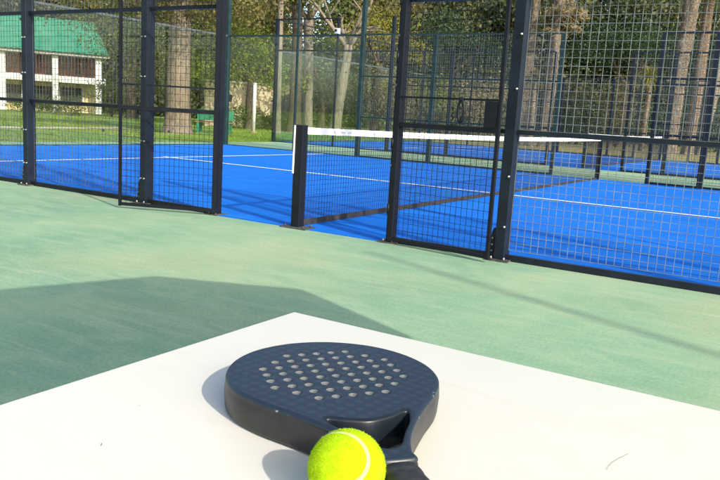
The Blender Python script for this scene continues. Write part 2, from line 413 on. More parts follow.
def post(parent, x, y, h, w, d, mat, out=-1, detail=True, gusset=-1, base=True, name='post'):
    p = MB().box(x - w / 2, x + w / 2, y - d / 2, y + d / 2, .012 if base else 0, h).build(name, mat, parent, bevel=.004 if detail else 0)
    if detail:
        MB().box(x - w / 2 - .06, x + w / 2 + .045, y - d / 2 - .045, y + d / 2 + .04, 0, .012).build('base_plate', MT['plate'], p)
        if gusset:
            gm = MB()
            s = gusset; xa = x + s * w / 2; yy = y + out * d * .3
            prof = [(0, .012), (.055, .012), (.055, .06), (.035, .22), (.022, .25), (0, .26)]
            n = len(prof)
            vs = [(xa + s * a, yy - .004, z) for a, z in prof] + [(xa + s * a, yy + .004, z) for a, z in prof]
            fs = [tuple(range(n)), tuple(range(2 * n - 1, n - 1, -1))] + [(i, i + n, (i + 1) % n + n, (i + 1) % n) for i in range(n)]
            gm.add(vs, fs); gm.build('gusset', MT['steel'], p)
            for z in (.07, .12, .17):
                hm = MB(); bolt(hm, xa + s * .026, yy + out * .004, z, out); hm.build('gusset_bolt', MT['plate'], p)
        for z in (.27, .66, 1.32, 1.72, 2.3):
            for s in (-1, 1):
                if x > 1.5 and s < 0: continue
                bm_ = MB(); bolt(bm_, x + s * w * .30, y + out * d / 2, z, out); bm_.build('bolt', MT['chrome'], p)
        for s in (-1, 1):
            MB().tube([(x + s * w * .62, y + out * (d / 2 + .025), .012), (x + s * w * .62, y + out * (d / 2 + .025), .034)], .009, 6).build('base_bolt', MT['chrome'], p)
    return p

RH = (.075, 1.0, 2.0, 3.0)
def half_fence(label, ox, y, sx, out, detail, mat, mat_rail, mat_wire, t, gate=None, xmax=10.4, group=None, sp=.0575, gate_mat=None, tall_mid=3.0, skip_posts=()):
    root = thing('court_fence', label, 'fence', (ox + sx * 1.0, y, 0), 'court side fences')
    X = lambda r: ox + sx * r
    bays = [(1, 2), (2, 4), (4, 6)]
    for r, h in ((1, 3.0), (2, 3.0), (4, 3.0), (6, 4.0), (8, 4.0), (10.4, 4.0)):
        if r > xmax + .01 or r in skip_posts: continue
        w, d = (.068, .068) if r == 1 else (.085, .115)
        if r == 8: w, d = .05, .05
        post(root, X(r), y, h, w, d, MT['black'] if (r == 1 and detail) else mat, out, detail and r <= 4, gusset=(sx if r == 1 else -1) if r != 1 else 0)
    for a, b in bays:
        xa, xb = sorted((X(a), X(b))); xa += .042; xb -= .042
        for z in RH:
            z0, z1 = (.0, .05) if z < .2 else (z - .017, z + .017)
            MB().box(xa, xb, y - .018, y + .018, z0, z1).build('rail', mat_rail, root)
        for k in range(3):
            if detail and a == 1 and k < 2: continue      # the open gate lies over these two
            z0, z1 = RH[k] + (.006 if k == 0 else .018), RH[k + 1] - .018
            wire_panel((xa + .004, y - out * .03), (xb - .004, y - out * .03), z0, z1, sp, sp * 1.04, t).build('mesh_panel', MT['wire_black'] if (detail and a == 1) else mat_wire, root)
    for a, b in ((6, 8), (8, 10.4)):
        if b > xmax + .01: continue
        xa, xb = sorted((X(a), X(b))); xa += .045; xb -= .045
        MB().box(xa, xb, y - .006, y + .006, .03, 2.96).build('glass_panel', MT['glass'], root)
        MB().box(xa, xb, y - .02, y + .02, 2.965, 3.01).build('top_rail', mat_rail, root)
        MB().box(xa, xb, y - .02, y + .02, .0, .026).build('bottom_rail', mat_rail, root)
    if gate:
        (hx, hy), (fx, fy) = gate
        h = np.array([hx, hy]); f = np.array([fx, fy]); H = 2.12; z0 = .045
        gm = gate_mat or MT['black']
        fr = MB()
        d = (f - h) / np.linalg.norm(f - h)
        fr.bar((*h, z0 - .02), (*h, H), .045, .045, up=(d[0], d[1], 0)); fr.bar((*f, z0 - .02), (*f, H), .026, .026, up=(d[0], d[1], 0))
        a = h + d * .0225; b = f - d * .013
        for z, hh in ((z0, .03), (1.0, .035), (H - .015, .03)): fr.bar((*a, z), (*b, z), .026, hh)
        G = fr.build('gate', gm, root)
        wire_panel(a, b, z0 + .016, .98, .05, .068, t * .9).build('gate_mesh', MT['wire_black'] if detail else mat_wire, G)
        wire_panel(a, b, 1.02, H - .032, .05, .068, t * .9).build('gate_mesh', MT['wire_black'] if detail else mat_wire, G)
        MB().bar((*a, 1.225), (*b, 1.225), .016, .016).build('gate_rail', gm, G)
        if detail and sx > 0:
            n = np.array([-d[1], d[0]]); n = n if n[1] * out > 0 else -n
            lk = MB(); c = f - d * .065
            lk.bar((*c, 1.02), (*c, 1.215), .05, .10, up=(d[0], d[1], 0)); lk.build('lock_box', gm, G)
            for z in (.25, .8, 1.5, 1.95):
                MB().tube([(*(h - d * .03 + n * .02), z), (*(h - d * .03 + n * .02), z + .09)], .012, 8).build('hinge', gm, G)
            hl = MB(); c = h + (f - h) * .66 + n * .03; q = []
            for i in range(13):
                an = 2 * math.pi * i / 12
                q.append((c[0] + d[0] * .026 * math.cos(an), c[1] + d[1] * .026 * math.cos(an), 1.135 + .085 * math.sin(an)))
            hl.tube(q, .012, 8, caps=False); hl.build('pull_handle', gm, G)
    return root

lg = g(120, 205, .03); rg = g(491, 259.5, .03)
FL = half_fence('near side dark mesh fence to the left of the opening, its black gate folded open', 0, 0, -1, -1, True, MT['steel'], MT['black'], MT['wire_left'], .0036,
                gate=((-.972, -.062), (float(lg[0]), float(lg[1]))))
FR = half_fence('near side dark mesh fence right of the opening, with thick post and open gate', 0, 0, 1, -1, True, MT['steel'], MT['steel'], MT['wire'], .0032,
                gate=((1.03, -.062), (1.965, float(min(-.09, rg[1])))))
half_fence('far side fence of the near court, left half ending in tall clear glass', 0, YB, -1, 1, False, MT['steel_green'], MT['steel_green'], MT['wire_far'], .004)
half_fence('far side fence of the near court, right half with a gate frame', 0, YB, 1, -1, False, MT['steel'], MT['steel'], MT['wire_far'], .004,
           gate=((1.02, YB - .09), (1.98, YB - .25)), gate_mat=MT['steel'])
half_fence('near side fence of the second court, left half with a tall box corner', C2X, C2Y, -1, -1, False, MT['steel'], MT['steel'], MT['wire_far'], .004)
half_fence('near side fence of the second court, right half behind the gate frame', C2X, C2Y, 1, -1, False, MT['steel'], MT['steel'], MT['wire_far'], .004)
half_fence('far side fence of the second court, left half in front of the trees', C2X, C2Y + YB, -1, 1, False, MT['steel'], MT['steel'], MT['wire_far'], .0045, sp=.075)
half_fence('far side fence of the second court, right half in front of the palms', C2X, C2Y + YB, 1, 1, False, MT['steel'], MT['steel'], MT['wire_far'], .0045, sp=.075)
# top frame of the second court's box corner
def end_wall(label, x, y0, y1, mat, top=True):
    root = thing('glass_wall', label, 'glass wall', (x, (y0 + y1) / 2, 0), 'glass back walls of the courts')
    n = 5; st = (y1 - y0 - .16) / n
    for i in range(n):
        a = y0 + .08 + st * i + .004; b = a + st - .008
        MB().box(x - .006, x + .006, a, b, .03, 2.96).build('glass_panel', MT['glass'], root)
        if i:
            for z in (.35, 1.5, 2.6): MB().box(x - .016, x + .016, a - .03, a + .022, z - .025, z + .025).build('glass_clamp', MT['steel_green'], root)
    MB().box(x - .02, x + .02, y0 + .065, y1 - .065, 2.965, 3.01).build('top_rail', MT['wire_far'], root)
    MB().box(x - .02, x + .02, y0 + .065, y1 - .065, 0, .026).build('bottom_rail', mat, root)
    if top:
        MB().box(x - .02, x + .02, y0 + .065, y1 - .065, 3.955, 3.99).build('high_rail', mat, root)
    return root
end_wall('clear glass back wall of the near court at the lawn side', XL, 0, YB, MT['steel_green'], False)
end_wall('clear glass back wall of the second court at the lawn side', C2X + XL, C2Y, C2Y + YB, MT['steel'], True)
bx = thing('fence_top_frame', 'dark steel bar joining the tall corner posts of the second court', 'frame bar', (C2X - 8.2, C2Y, 3.97))
MB().box(C2X - 10.36, C2X - 8.03, C2Y - .02, C2Y + .02, 3.955, 3.99).build('top_bar', MT['steel'], bx)
for i, (px, py, lab) in enumerate(((337.5, 31, 'small white sensor box on the far glass corner post'), (404, 44, 'small white sensor box on a fence post of the second court'))):
    q = at(px, py, (16.6 if i == 0 else 21.6))
    o = thing('sensor_box', lab, 'sensor box', q - np.array([0, 0, .07]), 'sensor boxes on the fence posts')
    MB().box(q[0] - .05, q[0] + .05, q[1] - .05, q[1] + .05, q[2] - .06, q[2] + .06).build('housing', MT['whitewall'], o, bevel=.01)
    MB().tube([(q[0], q[1] - .062, q[2] + .01), (q[0], q[1] - .075, q[2] + .01)], .03, 10).build('lens', MT['black'], o)
    MB().bar((q[0], q[1] + .02, q[2] - .062), (q[0], q[1] + .02, q[2] - .16), .03, .03).build('bracket', MT['steel'], o)

# ------------------------------------------------------------------ nets
def net(label, x, y0, y1, h0, h1, detail, strap=True, group=None):
    root = thing('padel_net', label, 'net', (x, y0, 0), 'nets of the two courts')
    for y, h in ((y0, h0), (y1, h1)):
        p = MB().box(x - .045, x + .045, y - .042, y + .042, .01, h + .02).build('net_post', MT['black'] if detail else MT['steel'], root, bevel=.004 if detail else 0)
        if detail and y == y0:
            MB().box(x - .13, x + .16, y - .10, y + .09, 0, .01).build('base_plate', MT['plate'], p)
            for sx_, sy_ in ((-.09, -.065), (.11, -.065), (.11, .06)): MB().tube([(x + sx_, y + sy_, .01), (x + sx_, y + sy_, .03)], .010, 6).build('base_bolt', MT['plate'], p)
            sp = MB(); sp.bar((x - .040, y - .0485, h - .42), (x - .036, y - .0485, h + .015), .013, .008, up=(0, 1, 0)); sp.build('tension_strap', MT['band'], p)
    N = 24; ys = np.linspace(y0 + .05, y1 - .05, N + 1)
    def top(y):
        u = (y - y0) / (y1 - y0); return h0 + (h1 - h0) * u - .03 * math.sin(math.pi * u)
    b = MB(); vs = []; 
    for y in ys:
        z = top(y); vs += [(x - .008, y, z - .062), (x - .006, y, z), (x + .006, y, z), (x + .008, y, z - .062)]
    fs = []
    for i in range(N):
        for k in range(4): fs.append((i * 4 + k, i * 4 + (k + 1) % 4, i * 4 + 4 + (k + 1) % 4, i * 4 + 4 + k))
    fs += [(3, 2, 1, 0), (N * 4, N * 4 + 1, N * 4 + 2, N * 4 + 3)]
    b.add(vs, fs); B = b.build('net_band', MT['band'], root)
    if detail:
        for s in range(9):   # faded illegible print on the band
            a = y0 + .52 + s * .125
            if s in (4,): continue
            mk = MB(); mk.bar((x + .0092, a, top(a) - .033), (x + .0092, a + .07, top(a) - .033), .0016, .020 if s % 3 else .028)
            mk.build('faded_print', MT['bandmark'], B)
    m = MB(); t = .0028 if detail else .004; sp = .046
    def bot(y):
        u = (y - y0) / (y1 - y0); return .045 - .02 * u
    n = int((y1 - y0) / sp)
    for i in range(n + 1):
        y = y0 + .06 + (y1 - y0 - .12) * i / n
        m.bar((x, y, bot(y)), (x, y, top(y) - .05), t, t, up=(0, 1, 0), caps=False)
    nz = 18
    for k in range(nz):
        u = (k + .5) / nz
        for i in range(0, N, 2):
            a, c = ys[i], ys[i + 2]
            m.bar((x + t, a, bot(a) + (top(a) - .06 - bot(a)) * u), (x + t, c, bot(c) + (top(c) - .06 - bot(c)) * u), t, t, caps=False)
    m.build('net_mesh', MT['netcord'], root)
    hm = MB()
    for i in range(N): hm.bar((x, ys[i], bot(ys[i]) - .005), (x, ys[i + 1], bot(ys[i + 1]) - .005), .012, .05, caps=i in (0, N - 1))
    hm.build('net_hem', MT['nethem'], root)
    return root
net('black net with white top band across the near blue court', 0, .0, YB, .92, .87, True)
net('net of the second court, half hidden behind the nearer fences', C2X, C2Y + .05, C2Y + YB - .05, .92, .90, False)

# ------------------------------------------------------------------ table
ZT = .734; TX0, TY1 = 3.361, -4.542
TX1, TY0 = 5.02, -5.36
tb = thing('table', 'white topped table under the black racket', 'table', ((TX0 + TX1) / 2, (TY0 + TY1) / 2, 0))
MB().box(TX0, TX1, TY0, TY1, ZT - .003, ZT).build('tabletop', MT['table'], tb, bevel=.0009)
MB().box(TX0 + .0005, TX1 - .0005, TY0 + .0005, TY1 - .0005, ZT - .026, ZT - .0033).build('edge_band', MT['tableedge'], tb)
MB().box(TX0 + .06, TX1 - .06, TY0 + .06, TY1 - .06, ZT - .08, ZT - .0265).build('apron', MT['alu'], tb)
for x in (TX0 + .09, TX1 - .09):
    for y in (TY0 + .09, TY1 - .09):
        l = MB().tube([(x, y, .012), (x, y, ZT - .082)], .019, 12).build('leg', MT['alu'], tb)
        MB().tube([(x, y, 0), (x, y, .0118)], .024, 12).build('foot', MT['black'], l)
hr = MB(); q = [g(a, b, ZT + .0008) for a, b in ((607, 470), (608, 467), (613, 462), (620, 458), (628, 454))]
hr.tube(q, .00012, 5)
tag(hr.build('hair_strand', MT['bench_w'], origin=q[0]), 'thin curved hair lying on the right part of the white table', 'hair')
sc = MB(); q = [g(a, b, ZT + .0007) for a, b in ((127, 412), (133, 409), (140, 405))]
sc.tube(q, .0003, 5); tag(sc.build('lint_thread', MT['bandmark'], origin=q[0]), 'short grey thread lying on the left part of the white table', 'thread')
sc = MB(); q = [g(a, b, ZT + .0008) for a, b in ((101, 446), (101.5, 444.5), (102, 443))]
sc.tube(q, [.0002, .0004, .0002], 5); tag(sc.build('seed_speck', MT['bench_w'], origin=q[0]), 'tiny brown speck on the white table below the grey thread', 'speck')

# ------------------------------------------------------------------ racket
TH = R(-40.2); AX = np.array([math.cos(TH), math.sin(TH)]); BX = np.array([-AX[1], AX[0]]); OX = np.array([3.797, -4.970])
HC = np.array([3.634, -4.831]); HU = np.array([.01106, .01536]); HV = np.array([.01529, -.0121])
def st(s, t): return OX + AX * s + BX * t          # metres along / across the handle
def closed(pts, n, seg=12):                         # closed Catmull-Rom
    out = []; k = len(pts); pts = [np.array(p, float) for p in pts]
    for i in range(k):
        p0, p1, p2, p3 = pts[i - 1], pts[i], pts[(i + 1) % k], pts[(i + 2) % k]
        for j in range(seg):
            u = j / seg
            out.append(.5 * ((2 * p1) + (-p0 + p2) * u + (2 * p0 - 5 * p1 + 4 * p2 - p3) * u * u + (-p0 + 3 * p1 - 3 * p2 + p3) * u ** 3))
    return out
half = [(-332, 0), (-326, 38), (-306, 76), (-272, 105), (-228, 120), (-184, 117), (-145, 98), (-108, 70), (-72, 45), (-40, 27), (-12, 17.2), (2, 15.2)]
prof = half + [(2, -15.2)] + [(s, -t) for s, t in half[-2:0:-1]]
OUT = [np.array(q) for q in closed([(s / 1000, t / 1000) for s, t in prof], 0, 8)]
THR = [np.array(q) for q in closed([(s / 1000, t / 1000) for s, t in
      [(-98, 45), (-88, 25), (-80, 0), (-86, -23), (-93, -41), (-76, -37), (-52, -25), (-28, -12), (-20, 0), (-28, 12), (-52, 25), (-78, 40)]], 0, 5)]
def inset(loop, d):       # shrink a closed loop by d along its normals
    n = len(loop); res = []
    A = sum(loop[i][0] * loop[(i + 1) % n][1] - loop[(i + 1) % n][0] * loop[i][1] for i in range(n))
    sg = 1 if A > 0 else -1
    for i in range(n):
        tg = loop[(i + 1) % n] - loop[i - 1]; tg /= np.linalg.norm(tg)
        nm = np.array([-tg[1], tg[0]]) * sg
        res.append(loop[i] + nm * d)
    return res
ZB = ZT + .0012; TK = .037; ZR = ZB + TK
HR = .0056; HN = 20
holes = []
for r, c in enumerate((5, 7, 9, 9, 9, 9, 7, 5)):
    for k in range(c):
        P = HC + HU * (k - (c - 1) / 2) + HV * (r - 3.5)
        holes.append(P)
def face_mesh(outer, thr, z, up):
    cu = bpy.data.curves.new('tmp', 'CURVE'); cu.dimensions = '2D'; cu.fill_mode = 'BOTH'
    loops = [[st(*q) for q in outer], [st(*q) for q in thr]]
    for h in holes:
        loops.append([h + HR * np.array([math.cos(2 * math.pi * k / HN), math.sin(2 * math.pi * k / HN)]) for k in range(HN)])
    for lp in loops:
        s = cu.splines.new('POLY'); s.points.add(len(lp) - 1); s.use_cyclic_u = True
        for i, q in enumerate(lp): s.points[i].co = (q[0], q[1], 0, 1)
    o = bpy.data.objects.new('tmp', cu); COL.objects.link(o)
    dg = bpy.context.evaluated_depsgraph_get()
    me = bpy.data.meshes.new_from_object(o.evaluated_get(dg))
    bpy.data.objects.remove(o); bpy.data.curves.remove(cu)
    me.transform(Matrix.Translation((0, 0, z)))
    return me
rk = thing('padel_racket', 'black padel racket lying flat on the white table', 'racket', (HC[0], HC[1], ZT))
def ring_strip(rings, mb, inv=False):
    n = len(rings[0])
    vs = [p for r in rings for p in r]; fs = []
    for i in range(len(rings) - 1):
        for k in range(n):
            f = (i * n + k, i * n + (k + 1) % n, (i + 1) * n + (k + 1) % n, (i + 1) * n + k)
            fs.append(f[::-1] if inv else f)
    mb.add(vs, fs, True)
def lp3(loop, z): return [(*st(*q), z) for q in loop]
bv = .0045; thb = .003
top_me = face_mesh(inset(OUT, bv), inset(THR, -thb * 1.6), ZR, 1)
for p in top_me.polygons: p.use_smooth = False
if sum((p.normal.z * p.area) for p in top_me.polygons) < 0: top_me.flip_normals()
link('striking_face', top_me, MT['face'], rk)
bot_me = face_mesh(inset(OUT, bv), inset(THR, -thb * 1.6), ZB, -1)
if sum((p.normal.z * p.area) for p in bot_me.polygons) > 0: bot_me.flip_normals()
link('back_face', bot_me, MT['face'], rk)
# shoulder in the face colour, side wall in charcoal
sh = MB(); rings = []
for k in range(7):
    a = math.pi / 2 * k / 6
    rings.append(lp3(inset(OUT, bv * (1 - math.sin(a))), ZR - bv * (1 - math.cos(a))))
ring_strip(rings, sh, True); sh.build('face_rim', MT['rim'], rk)
sd = MB(); rings = [lp3(OUT, ZR - bv)]
rings += [lp3(inset(OUT, .0006), ZR - bv - .0012), lp3(inset(OUT, -.0004), ZR - bv - .004), lp3(inset(OUT, -.001), ZB + TK / 2), lp3(OUT, ZB + bv)]
for k in range(1, 6):
    a = math.pi / 2 * k / 5
    rings.append(lp3(inset(OUT, bv * (1 - math.cos(a))), ZB + bv * (1 - math.sin(a))))
ring_strip(rings, sd, True); sd.build('side_frame', MT['frame'], rk)
# throat opening with a scooped head-side lip
th = MB(); rings = []
for k in range(6):
    a = math.pi / 2 * k / 5
    rings.append(lp3(inset(THR, -thb * 1.6 * (1 - math.sin(a))), ZR - thb * (1 - math.cos(a))))
cen = np.array([-.055, 0])
def scoop(u):   # pull the head-side lip towards the grip at mid thickness
    res = []
    for q in THR:
        f = max(0, min(1, (-q[0] - .062) / .03)) * max(0, 1 - abs(q[1]) / .043)
        res.append(q + np.array([.003 * u * f, 0]))
    return res
for u, z in ((.45, .82), (.8, .65), (1, .5), (.8, .35), (.4, .15)): rings.append(lp3(scoop(u), ZB + TK * z))
rings.append(lp3(inset(THR, -thb * 1.6), ZB))
ring_strip(rings, th, False); th.build('throat_lining', MT['throat'], rk)
hl = MB()
for h in holes:
    c = [(math.cos(2 * math.pi * k / HN), math.sin(2 * math.pi * k / HN)) for k in range(HN)]
    ring_strip([[(h[0] + HR * a, h[1] + HR * b, z) for a, b in c] for z in (ZR - .0003, ZB + .0003)], hl, False)
hl.build('hole_linings', MT['lining'], rk)
# grip
gp = MB(); rings = []; NG = 24; prev = None
L0, L1 = .001, .132
ss = np.linspace(L0, L1, 120)
for s in ss:
    ph = (s * 1000 / 21.0)
    ring = []
    for k in range(NG):
        an = 2 * math.pi * k / NG
        f = (ph + k / NG) % 1.0
        lap = .0011 * (f if f < .85 else (1 - f) / .15 * .85)
        ca, sa = math.cos(an), math.sin(an)
        e = .62
        ry_ = (.0172 + lap) * math.copysign(abs(ca) ** e, ca); rz_ = (.0162 + lap) * math.copysign(abs(sa) ** e, sa)
        P = st(s, ry_)
        ring.append((P[0], P[1], ZB + TK / 2 - .0008 + rz_))
    rings.append(ring)
ring_strip(rings, gp, True)
gp.f.append(tuple(range(NG))); gp.sm.append(False)
gp.f.append(tuple(range(len(gp.v) - 1, len(gp.v) - NG - 1, -1))); gp.sm.append(False)
gp.build('grip', MT['grip'], rk)
bc = MB(); rings = []
for s, sc_ in ((L1 + .0005, 1.02), (L1 + .003, 1.12), (L1 + .012, 1.12), (L1 + .015, 1.0)):
    rings.append([(*st(s, .0165 * sc_ * math.cos(2 * math.pi * k / NG)), ZB + TK / 2 - .0008 + .0158 * sc_ * math.sin(2 * math.pi * k / NG)) for k in range(NG)])
ring_strip(rings, bc, True); bc.f.append(tuple(range(len(bc.v) - 1, len(bc.v) - NG - 1, -1))); bc.sm.append(False)
bc.build('butt_cap', MT['frame'], rk)

# ------------------------------------------------------------------ ball
BC = np.array([3.767, -5.008, ZT + .0328]); BR = .0328
bl = thing('tennis_ball', 'fuzzy yellow green ball resting against the racket', 'ball', (BC[0], BC[1], ZT))
bmh = bmesh.new(); bmesh.ops.create_icosphere(bmh, subdivisions=5, radius=BR)
me = bpy.data.meshes.new('felt'); bmh.to_mesh(me); bmh.free()
for p in me.polygons: p.use_smooth = True
me.transform(Matrix.Translation(BC)); felt = link('felt', me, MT['felt'], bl)
# seam curve in ball space, turned to face the photographer as in the photo
fw = (CAM - BC); fw /= np.linalg.norm(fw)                   # towards the viewer
rt = M3[:, 0] - fw * (M3[:, 0] @ fw); rt /= np.linalg.norm(rt)
upv = np.cross(fw, rt)
SEAM_ROT = np.array([[-0.1218, -0.5064, 0.8537], [0.8907, -0.4353, -0.1312], [0.438, 0.7444, 0.504]])
def seam_pt(t, r):
    a, b, c = .75, .25, 2 * math.sqrt(.75 * .25)
    v = np.array([a * math.cos(t) + b * math.cos(3 * t), a * math.sin(t) - b * math.sin(3 * t), c * math.sin(2 * t)])
    v = SEAM_ROT @ v; v /= np.linalg.norm(v)
    return BC + (rt * v[0] + upv * v[1] + fw * v[2]) * r
sm_ = MB(); n = 160; vs = []
SEAM = [seam_pt(2 * math.pi * i / n, 1.0) - BC for i in range(n)]
for i in range(n):
    d = SEAM[i]; tg = SEAM[(i + 1) % n] - SEAM[i - 1]; tg /= np.linalg.norm(tg); sd_ = np.cross(d, tg)
    for w, r in ((-.0019, BR * 1.000), (-.0011, BR * 1.006), (0, BR * 1.007), (.0011, BR * 1.006), (.0019, BR * 1.000)):
        q = d * BR + sd_ * w; q /= np.linalg.norm(q); vs.append(BC + q * r)
sm_.add(vs, [(i * 5 + k, i * 5 + k + 1, ((i + 1) % n) * 5 + k + 1, ((i + 1) % n) * 5 + k) for i in range(n) for k in range(4)], True)
sm_.build('seam', MT['seam'], bl)
def fuzz(n):
    d = rng.normal(size=(n, 3)); d /= np.linalg.norm(d, axis=1)[:, None]
    sarr = np.array(SEAM); mx = np.full(n, -1.0)
    for i in range(0, len(sarr), 2): mx = np.maximum(mx, d @ sarr[i])
    d = d[mx < math.cos(.0026 / BR)]; n = len(d)
    tx = rng.normal(size=(n, 3)); tx -= d * (tx * d).sum(1)[:, None]; tx /= np.linalg.norm(tx, axis=1)[:, None]
    ty = np.cross(d, tx)
    L = rng.uniform(.0004, .0014, n) * (.75 + .5 * np.sin(d[:, 0] * 9 + 2 * np.sin(d[:, 1] * 7)) ** 2) * np.where(rng.random(n) < .03, 1.7, 1.0); lean = rng.uniform(.2, 1.2, n)
    root = BC + d * (BR - .0001); w = .00011
    a = root - tx * w; b = root + tx * w
    tip = root + d * L[:, None] + ty * (L * lean)[:, None]
    v = np.stack([a, b, tip], 1).reshape(-1, 3)
    me = bpy.data.meshes.new('fuzz'); me.vertices.add(3 * n); me.vertices.foreach_set('co', v.ravel())
    me.loops.add(3 * n); me.loops.foreach_set('vertex_index', np.arange(3 * n))
    me.polygons.add(n); me.polygons.foreach_set('loop_start', np.arange(n) * 3); me.polygons.foreach_set('loop_total', np.full(n, 3))
    me.update(); o = link('fuzz', me, MT['fuzz'], felt); o['kind'] = 'stuff'
fuzz(26000)

for a, b, h in ((.80, .02, .10), (.84, -.06, .12), (.87, .06, .08), (.79, -.14, .10), (.83, -.24, .10), (.88, -.14, .08), (.78, -.32, .09)):
    pm_ = MB(); vs = []
    for k in range(5):
        yy = b + h * (k / 4 - .5); xx = a + .02 * math.sin(k * 1.7 + a * 40)
        for w in (-.010, .010):
            v = np.array([xx + w, yy, 0]); v[2] = math.sqrt(max(0, 1 - v @ v)); vs.append(BC + (rt * v[0] + upv * v[1] + fw * v[2]) * (BR * 1.006))
    pm_.add(vs, [(2 * k, 2 * k + 1, 2 * k + 3, 2 * k + 2) for k in range(4)]); pm_.build('printed_mark', MT['ballmark'], felt)

# ------------------------------------------------------------------ parasol over the table and tall slim pole (both unseen, known by their shadows)
SUN_E, SUN_A = R(31), R(21)          # elevation; shadows run along (-cos, sin)
SD = np.array([math.cos(SUN_A) * math.cos(SUN_E), -math.sin(SUN_A) * math.cos(SUN_E), math.sin(SUN_E)])   # towards the sun
def shadow_src(p, z):                 # point at height z whose shadow falls on ground point p
    return p + SD * (z / SD[2])
B_, C_ = g(155, 276)[:2], g(300, 289)[:2]
mid = (B_ + C_) / 2; e = C_ - B_; side = np.linalg.norm(e); e /= side
nrm = np.array([e[1], -e[0]])        # towards the viewer
cen2 = mid + nrm * side * (1 + math.sqrt(2)) / 2
ZC = 2.25
c3 = shadow_src(np.array([cen2[0], cen2[1], 0]), ZC)
RR = side / (2 * math.sin(math.pi / 8))
a0 = math.atan2(*(B_ - cen2)[::-1])
cv = MB(); n = 8
V0 = [(c3[0] + RR * math.cos(a0 - 2 * math.pi * k / n), c3[1] + RR * math.sin(a0 - 2 * math.pi * k / n)) for k in range(n)]
V = []
for k, (x, y) in enumerate(V0):      # outline shaped shorter on one side to keep its shadow off the table
    f_ = (1, 1, .97, .93, .82, .86, .97, 1)[k]
    V.append((c3[0] + (x - c3[0]) * f_, c3[1] + (y - c3[1]) * f_))
c3 = np.array([sum(v[0] for v in V) / 8, sum(v[1] for v in V) / 8, ZC])
pa = thing('parasol', 'cream octagonal parasol standing behind the right end of the white table', 'parasol', (c3[0], c3[1], 0))
for dz in (0, -.004):
    vs = [(c3[0], c3[1], ZC + .48 + dz)] + [(x, y, ZC + dz) for x, y in V]
    cv.add(vs, [(0, 1 + k, 1 + (k + 1) % n) for k in range(n)])
vs = [(x, y, ZC) for x, y in V] + [(c3[0] + (x - c3[0]) * 1.004, c3[1] + (y - c3[1]) * 1.004, ZC - .10) for x, y in V]
cv.add(vs, [(k, (k + 1) % n, n + (k + 1) % n, n + k) for k in range(n)])
cv.build('canopy', MT['canvas'], pa)
for x, y in V: MB().bar((c3[0], c3[1], ZC + .455), (c3[0] + (x - c3[0]) * .98, c3[1] + (y - c3[1]) * .98, ZC - .012), .014, .018).build('rib', MT['alu'], pa)
MB().tube([(c3[0], c3[1], .08), (c3[0], c3[1], ZC + .52)], .02, 12).build('pole', MT['alu'], pa)
MB().tube([(c3[0], c3[1], 0), (c3[0], c3[1], .06), (c3[0], c3[1], .075)], [.24, .24, .18], 24).build('base', MT['frame'], pa)
l0, l1 = g(378, 252.5), g(711, 350)
d = l1 - l0; d /= np.linalg.norm(d)
pb = l1 + d * 12.5; hh = np.linalg.norm((pb - l0)[:2]) * math.tan(SUN_E)
fl = thing('unseen_pole', 'tall slim bare pole out of view, far right of the white table', 'slim pole', (pb[0], pb[1], 0))  # unseen pole, known only by its line of shadow on the paving
MB().tube([(pb[0], pb[1], .02), (pb[0], pb[1], hh)], [.06, .032], 12).build('mast', MT['steel'], fl)
MB().tube([(pb[0], pb[1], hh), (pb[0], pb[1], hh + .03), (pb[0], pb[1], hh + .05)], [.02, .035, .01], 10).build('finial', MT['steel'], fl)
MB().box(pb[0] - .16, pb[0] + .16, pb[1] - .16, pb[1] + .16, 0, .02).build('base_plate', MT['plate'], fl)
# ------------------------------------------------------------------ vegetation
def leaf_mesh(clumps, size, aspect=.5):
    """clumps: list of (centre, radii, n, nclusters, cluster radius). returns mesh of small folded leaves"""
    P = []; SZ = []
    for c, rad, n, k, cr in clumps:
        u = rng.normal(size=(k, 3)); u /= np.linalg.norm(u, axis=1)[:, None]
        u *= (rng.random(k) ** .45)[:, None]
        cc = np.array(c) + u * np.array(rad)
        idx = rng.integers(0, k, n)
        w = rng.uniform(.6, 1.25, k)
        o = rng.normal(size=(n, 3)) * (cr * w[idx])[:, None] * np.array([1, 1, .7])
        P.append(cc[idx] + o); SZ.append(np.full(n, size))
    P = np.concatenate(P); n = len(P); SZ = np.concatenate(SZ) * rng.uniform(.6, 1.3, n)
    a = rng.normal(size=(n, 3)); a[:, 2] -= .25; a /= np.linalg.norm(a, axis=1)[:, None]
    b = rng.normal(size=(n, 3)); b -= a * (a * b).sum(1)[:, None]; b /= np.linalg.norm(b, axis=1)[:, None]
    L = a * SZ[:, None] * .5; W = b * (SZ * aspect)[:, None] * .5
    nn = np.cross(a, b) * (SZ * .08)[:, None]
    v = np.stack([P - L, P + W + nn, P + L, P - W + nn], 1).reshape(-1, 3)
    me = bpy.data.meshes.new('leaves'); me.vertices.add(4 * n); me.vertices.foreach_set('co', v.ravel())
    me.loops.add(4 * n); me.loops.foreach_set('vertex_index', np.arange(4 * n))
    me.polygons.add(n); me.polygons.foreach_set('loop_start', np.arange(n) * 4); me.polygons.foreach_set('loop_total', np.full(n, 4))
    me.update(); return me
